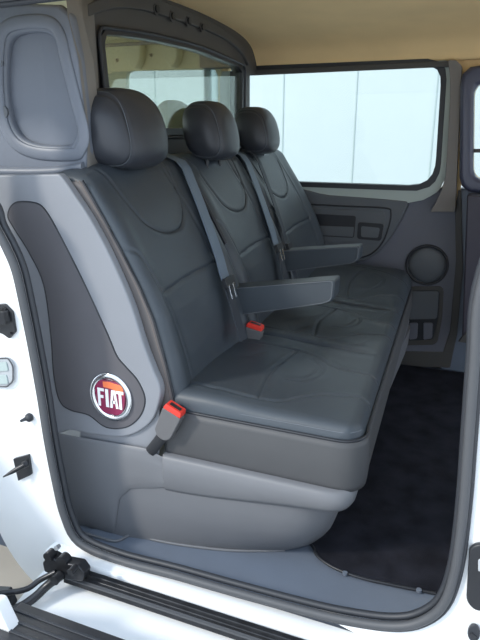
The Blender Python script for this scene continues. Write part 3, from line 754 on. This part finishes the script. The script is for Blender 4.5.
tube('inlay_shadow_line', [p+Vector((0, 0, 0)) for p in spl(PY(pin, PYN), 5, True)], .0022, 'piping', inl, closed=True, n=6)  # dark tube draws the shadow line round the inlay edge
# lower panel below, swelling out towards the door
def lowsec(y, dz, dx):
    pts = PY([(-40, 425), (20, 430), (45, 434), (80, 441), (115, 447), (150, 453), (172, 459)], 1.165)
    return pts
lp_top = PY([(-40, 418), (20, 428), (45, 433), (80, 440), (115, 446), (150, 452), (170, 458)], 1.165)
secs = []
xs__ = np.linspace(-1.12, -.68, 60)
def topz(x): return float(np.interp(x, [p.x for p in lp_top], [p.z for p in lp_top]))
def botz(x):   # foot cut away in a low arch towards the front where the skirt overhangs
    return float(np.interp(x, [-1.12, -.862, -.850, -.835, -.80, -.76, -.70, -.60], [.0085, .0085, .06, .13, .168, .182, .186, .190]))
vs = []; fs = []
for x in xs__:
    e_ = .014*sstep1(-.76, -.68, x); zt = topz(x)-e_; zb_ = botz(x)+e_; k = .006*sstep1(-.76, -.66, x)
    col = [Vector((x, 1.172, zt+.004)), Vector((x, 1.170+k*.1, zt+.002)), Vector((x, 1.168+k, zt-.006)), Vector((x, 1.165+k, zt-.02)), Vector((x, 1.164+k, (zt*.7+zb_*.3))), Vector((x, 1.164+k, zt*.35+zb_*.65)), Vector((x, 1.166+k*.3, zb_+.02)), Vector((x, 1.169, zb_+.006)), Vector((x, 1.171, zb_)), Vector((x, 1.172, zb_))]
    vs += col
K = 10
for i in range(len(xs__)-1):
    for k in range(K-1): fs.append([i*K+k, (i+1)*K+k, (i+1)*K+k+1, i*K+k+1])
    fs.append([i*K+K-1, (i+1)*K+K-1, (i+1)*K, i*K])
fs += [list(range(K)), list(range((len(xs__)-1)*K, len(xs__)*K))[::-1]]
raw('lower_panel', vs, fs, 'base', sp_, ang=60)

# badge
bc = P(111, 397, Y=PYN-.004)
bd = empty('badge_mount', bc); C.objects.unlink(bd); bpy.data.objects.remove(bd)
BR = .0635
ringv = []
bdg = raw('badge', [bc+Vector((BR*.98*math.cos(2*math.pi*k/48), z_, BR*1.04*math.sin(2*math.pi*k/48))) for z_ in (0, .006) for k in range(48)],
          [list(range(48)), list(range(48, 96))[::-1]]+[[k, (k+1) % 48, 48+(k+1) % 48, 48+k] for k in range(48)], 'chrome', sp_, ang=50)
tube('chrome_ring', ellipse(bc+Vector((0, -.001, 0)), BR*.86, BR*.91, n=64), .0085, 'chrome', bdg, closed=True, n=14, flat=.55, updir=(0, 1, 0))
def loc2(pts, y): return [bc+Vector((a*BR, y, b*BR)) for a, b in pts]
sh = [(-.66, .62), (0, .72), (.66, .62), (.70, .15), (.60, -.42), (.36, -.70), (0, -.74), (-.36, -.70), (-.60, -.42), (-.70, .15)]
prism('emblem_field', spl(loc2(sh, -.0045), 5, True), (0, .003, 0), 'burgundy', bdg, bev=.0008)
prism('orange_field', rnd(loc2([(-.30, .66), (0, .69), (.62, .60), (.66, .18), (.40, .30), (.10, .40), (-.28, .42)], -.0052), .002, 3), (0, .002, 0), 'orange', bdg, bev=.0004)
def letter(name, polys):
    bm = bmesh.new()
    for pl in polys:
        a = [bm.verts.new(bc+Vector((x*BR, -.0066, z*BR))) for x, z in pl]; b = [bm.verts.new(bc+Vector((x*BR, -.005, z*BR))) for x, z in pl]
        n = len(pl); bm.faces.new(a); bm.faces.new(b[::-1])
        for k in range(n): bm.faces.new([a[k], b[k], b[(k+1) % n], a[(k+1) % n]])
    bmesh.ops.recalc_face_normals(bm, faces=bm.faces); me = bpy.data.meshes.new(name); bm.to_mesh(me); bm.free(); return link(name, me, 'letter', bdg)
t0, b0 = .36, -.42; s = .115
def R4(x0, x1, z0, z1): return [(x0, z0), (x1, z0), (x1, z1), (x0, z1)]
letter('letter_f', [R4(-.56, -.56+s, b0, t0), R4(-.56+s, -.26, t0-.12, t0), R4(-.56+s, -.30, -.06, .06)])
letter('letter_i', [R4(-.19, -.19+s+.02, b0, t0)])
letter('letter_a', [[(.0, b0), (.11, b0), (.205, t0), (.10, t0)], [(.28, b0), (.39, b0), (.29, t0), (.185, t0)], R4(.10, .29, -.22, -.10)])
letter('letter_t', [R4(.33, .66, t0-.12, t0), R4(.44, .44+s, b0, t0-.12)])

# ------------------------------------------------------------------ hardware on the white jamb
def plate(name, px, Y, th, m, parent=None, r=.004, bev=.002): return prism(name, rnd(PY(px, Y), r, 4), (0, th, 0), m, parent, bev=bev)
hg = empty('upper_catch', P(5, 320, Y=1.04)); tag(hg, 'black metal catch bolted to white jamb, upper left edge', 'catch')
plate('plate', [(-14, 305), (4, 304), (12, 312), (15, 332), (9, 339), (2, 334), (-14, 330)], 1.044, .008, 'black', hg)
plate('catch_body', [(-14, 311), (3, 312), (6, 324), (-14, 328)], 1.025, .02, 'steel', hg)
for px, py in ((5, 309), (11, 334)):
    q = P(px, py, Y=1.042); tube('bolt', [q, q+Vector((0, -.005, 0))], .005, 'steel', hg, n=12)
ln_ = empty('jamb_lamp', P(2, 372, Y=1.044)); tag(ln_, 'small frosted courtesy lens on the white jamb at left edge', 'lamp')
plate('lens', [(-12, 359), (8, 358), (13, 366), (13, 381), (7, 387), (-12, 386)], 1.043, .009, 'lens', ln_, r=.008, bev=.003)
for y0 in (362, 375): plate('contact', [(-8, y0+1), (6, y0), (8, y0+9), (-8, y0+10)], 1.040, .004, 'seamdark', ln_, r=.004, bev=.001)
tube('lens_rim', rnd(PY([(-12, 359), (8, 358), (13, 366), (13, 381), (7, 387), (-12, 386)], 1.042), .008, 4), .0018, 'rubber_grey', ln_, closed=True, n=6)
bp_ = empty('rubber_bumper', P(30, 417, Y=1.045)); tag(bp_, 'round black rubber bumper on the white jamb above the striker', 'bumper')
q = P(30, 417, Y=1.05); tube('bumper_pad', [q, q+Vector((0, -.008, 0)), q+Vector((-.002, -.012, 0))], [.011, .0105, .006], 'rubber', bp_, n=20)
tube('bumper_tip', [q+Vector((-.004, -.010, -.001)), q+Vector((-.012, -.022, -.004))], [.005, .003], 'rubber', bp_, n=10)
sk = empty('door_striker', P(23, 467, Y=1.045)); tag(sk, 'black striker plate with pointed pin, low on white jamb', 'striker')
plate('striker_plate', [(13, 459), (28, 455), (31, 475), (18, 481)], 1.044, .008, 'black', sk, r=.003)
q0, q1 = P(26, 464, Y=1.036), P(3, 477, Y=1.005)
tube('striker_pin', [q0, q0.lerp(q1, .35), q0.lerp(q1, .6), q1], [.006, .0065, .0055, .0015], 'steel', sk, n=12)
tube('pin_collar', [q0+Vector((0, .004, 0)), q0+Vector((-.004, -.006, -.001))], .009, 'steel', sk, n=14)
rl = empty('front_latch', P(475, 578, Y=1.04)); tag(rl, 'tall black latch plate on the white pillar at right edge', 'latch')
plate('latch_plate', [(469, 549), (476, 545), (500, 545), (500, 612), (475, 612), (466, 602)], 1.040, .012, 'black', rl, r=.012, bev=.004)
plate('latch_window', [(478, 560), (500, 558), (500, 571), (478, 572)], 1.036, .005, 'lens', rl)
rb = empty('round_plug', P(475, 630, Y=1.04)); tag(rb, 'oval black plug under the tall latch on right pillar', 'plug')
q = P(474, 631, Y=1.048); prism('plug_body', ellipse(q, .0115, .020, n=30), (0, -.008, 0), 'rubber', rb, bev=.002)
prism('plug_slot', rnd([q+Vector((-.007, -.009, -.004)), q+Vector((.004, -.009, -.010)), q+Vector((.007, -.009, -.004)), q+Vector((-.004, -.009, .004))], .002, 3), (0, -.002, 0), 'black', rb, bev=.0005)

# ------------------------------------------------------------------ slide rail, roller arm, outer step
ry, rz = .990, 0.0
gr = empty('slide_rail', Vector((-.4, ry, -.02))); tag(gr, 'black steel sliding door rail along the white sill', 'rail')
x0r, x1r = P(66, 566, Y=ry).x, .55
prism('rail_channel', [(x0r, ry+.012, -.004), (x0r, ry+.012, .032), (x0r, ry-.002, .032), (x0r, ry-.004, .020), (x0r, ry-.013, .018), (x0r, ry-.016, -.004)], (x1r-x0r, 0, 0), 'steel', gr, bev=.002)
prism('rail_edge', [(x0r, ry-.014, .0185), (x0r, ry-.014, .0215), (x0r, ry-.022, .020), (x0r, ry-.022, .016)], (x1r-x0r, 0, 0), 'rubber_grey', gr, bev=.0005)
ra = empty('roller_arm', P(62, 566, Y=.97)); tag(ra, 'black steel roller carriage and arm at the rail end', 'roller arm')
plate('carriage_plate', [(42, 563), (48, 556), (58, 562), (78, 566), (84, 574), (82, 582), (66, 580), (52, 575), (44, 572)], .955, .03, 'steel', ra, r=.005, bev=.004)
for px, py, r, dy in ((53, 552, .012, .97), (67, 557, .015, .975), (60, 575, .012, .94), (76, 567, .009, .94)):
    q = P(px, py, Y=dy); tube('roller', [q, q+Vector((0, -.022, 0))], r, 'steel', ra, n=18)
q = P(59, 546, Y=.96); tube('bolt', [q, q+Vector((0, -.012, .002))], .006, 'chrome', ra, n=12)
tube('arm_bar', spl([P(62, 575, Y=.945), P(48, 585, Y=.93), P(34, 598, Y=.90), P(18, 608, Y=.87), P(-8, 617, Y=.84)], 5), .011, 'steel', ra, n=12)
tube('arm_bar', spl([P(56, 572, Y=.95), P(40, 580, Y=.93), P(24, 590, Y=.90), P(-8, 594, Y=.87)], 5), .007, 'steel', ra, n=10)
plate('arm_bracket', [(-12, 591), (6, 592), (12, 606), (10, 613), (2, 618), (-12, 622)], .885, .02, 'steel', ra, r=.004)
os_ = empty('outer_step', P(60, 625, Y=.82)); tag(os_, 'black ribbed step strip outside the white sill, lower left', 'step')
a0 = P(22, 601, Y=.82)
xa, za = a0.x, a0.z
box('step_strip', xa, .6, .70, .818, za-.03, za, 'black', os_)
for k in range(4): box('step_rib', xa, .6, .715+k*.025, .722+k*.025, za, za+.003, 'rubber', os_, bev=.001)
dr = empty('sliding_door', Vector((-1.45, .80, -.3))); tag(dr, 'white lower corner of the opened sliding door, bottom left', 'door')
prism('door_skin', rnd([P(-4, 604, Y=.74), P(16, 646, Y=.74), P(16, 760, Y=.74), Vector((-2.0, .74, -.5)), Vector((-2.0, .74, 1.2)), P(-60, 604, Y=.74)], .01, 4), (0, .03, 0), 'white', dr, bev=.006)
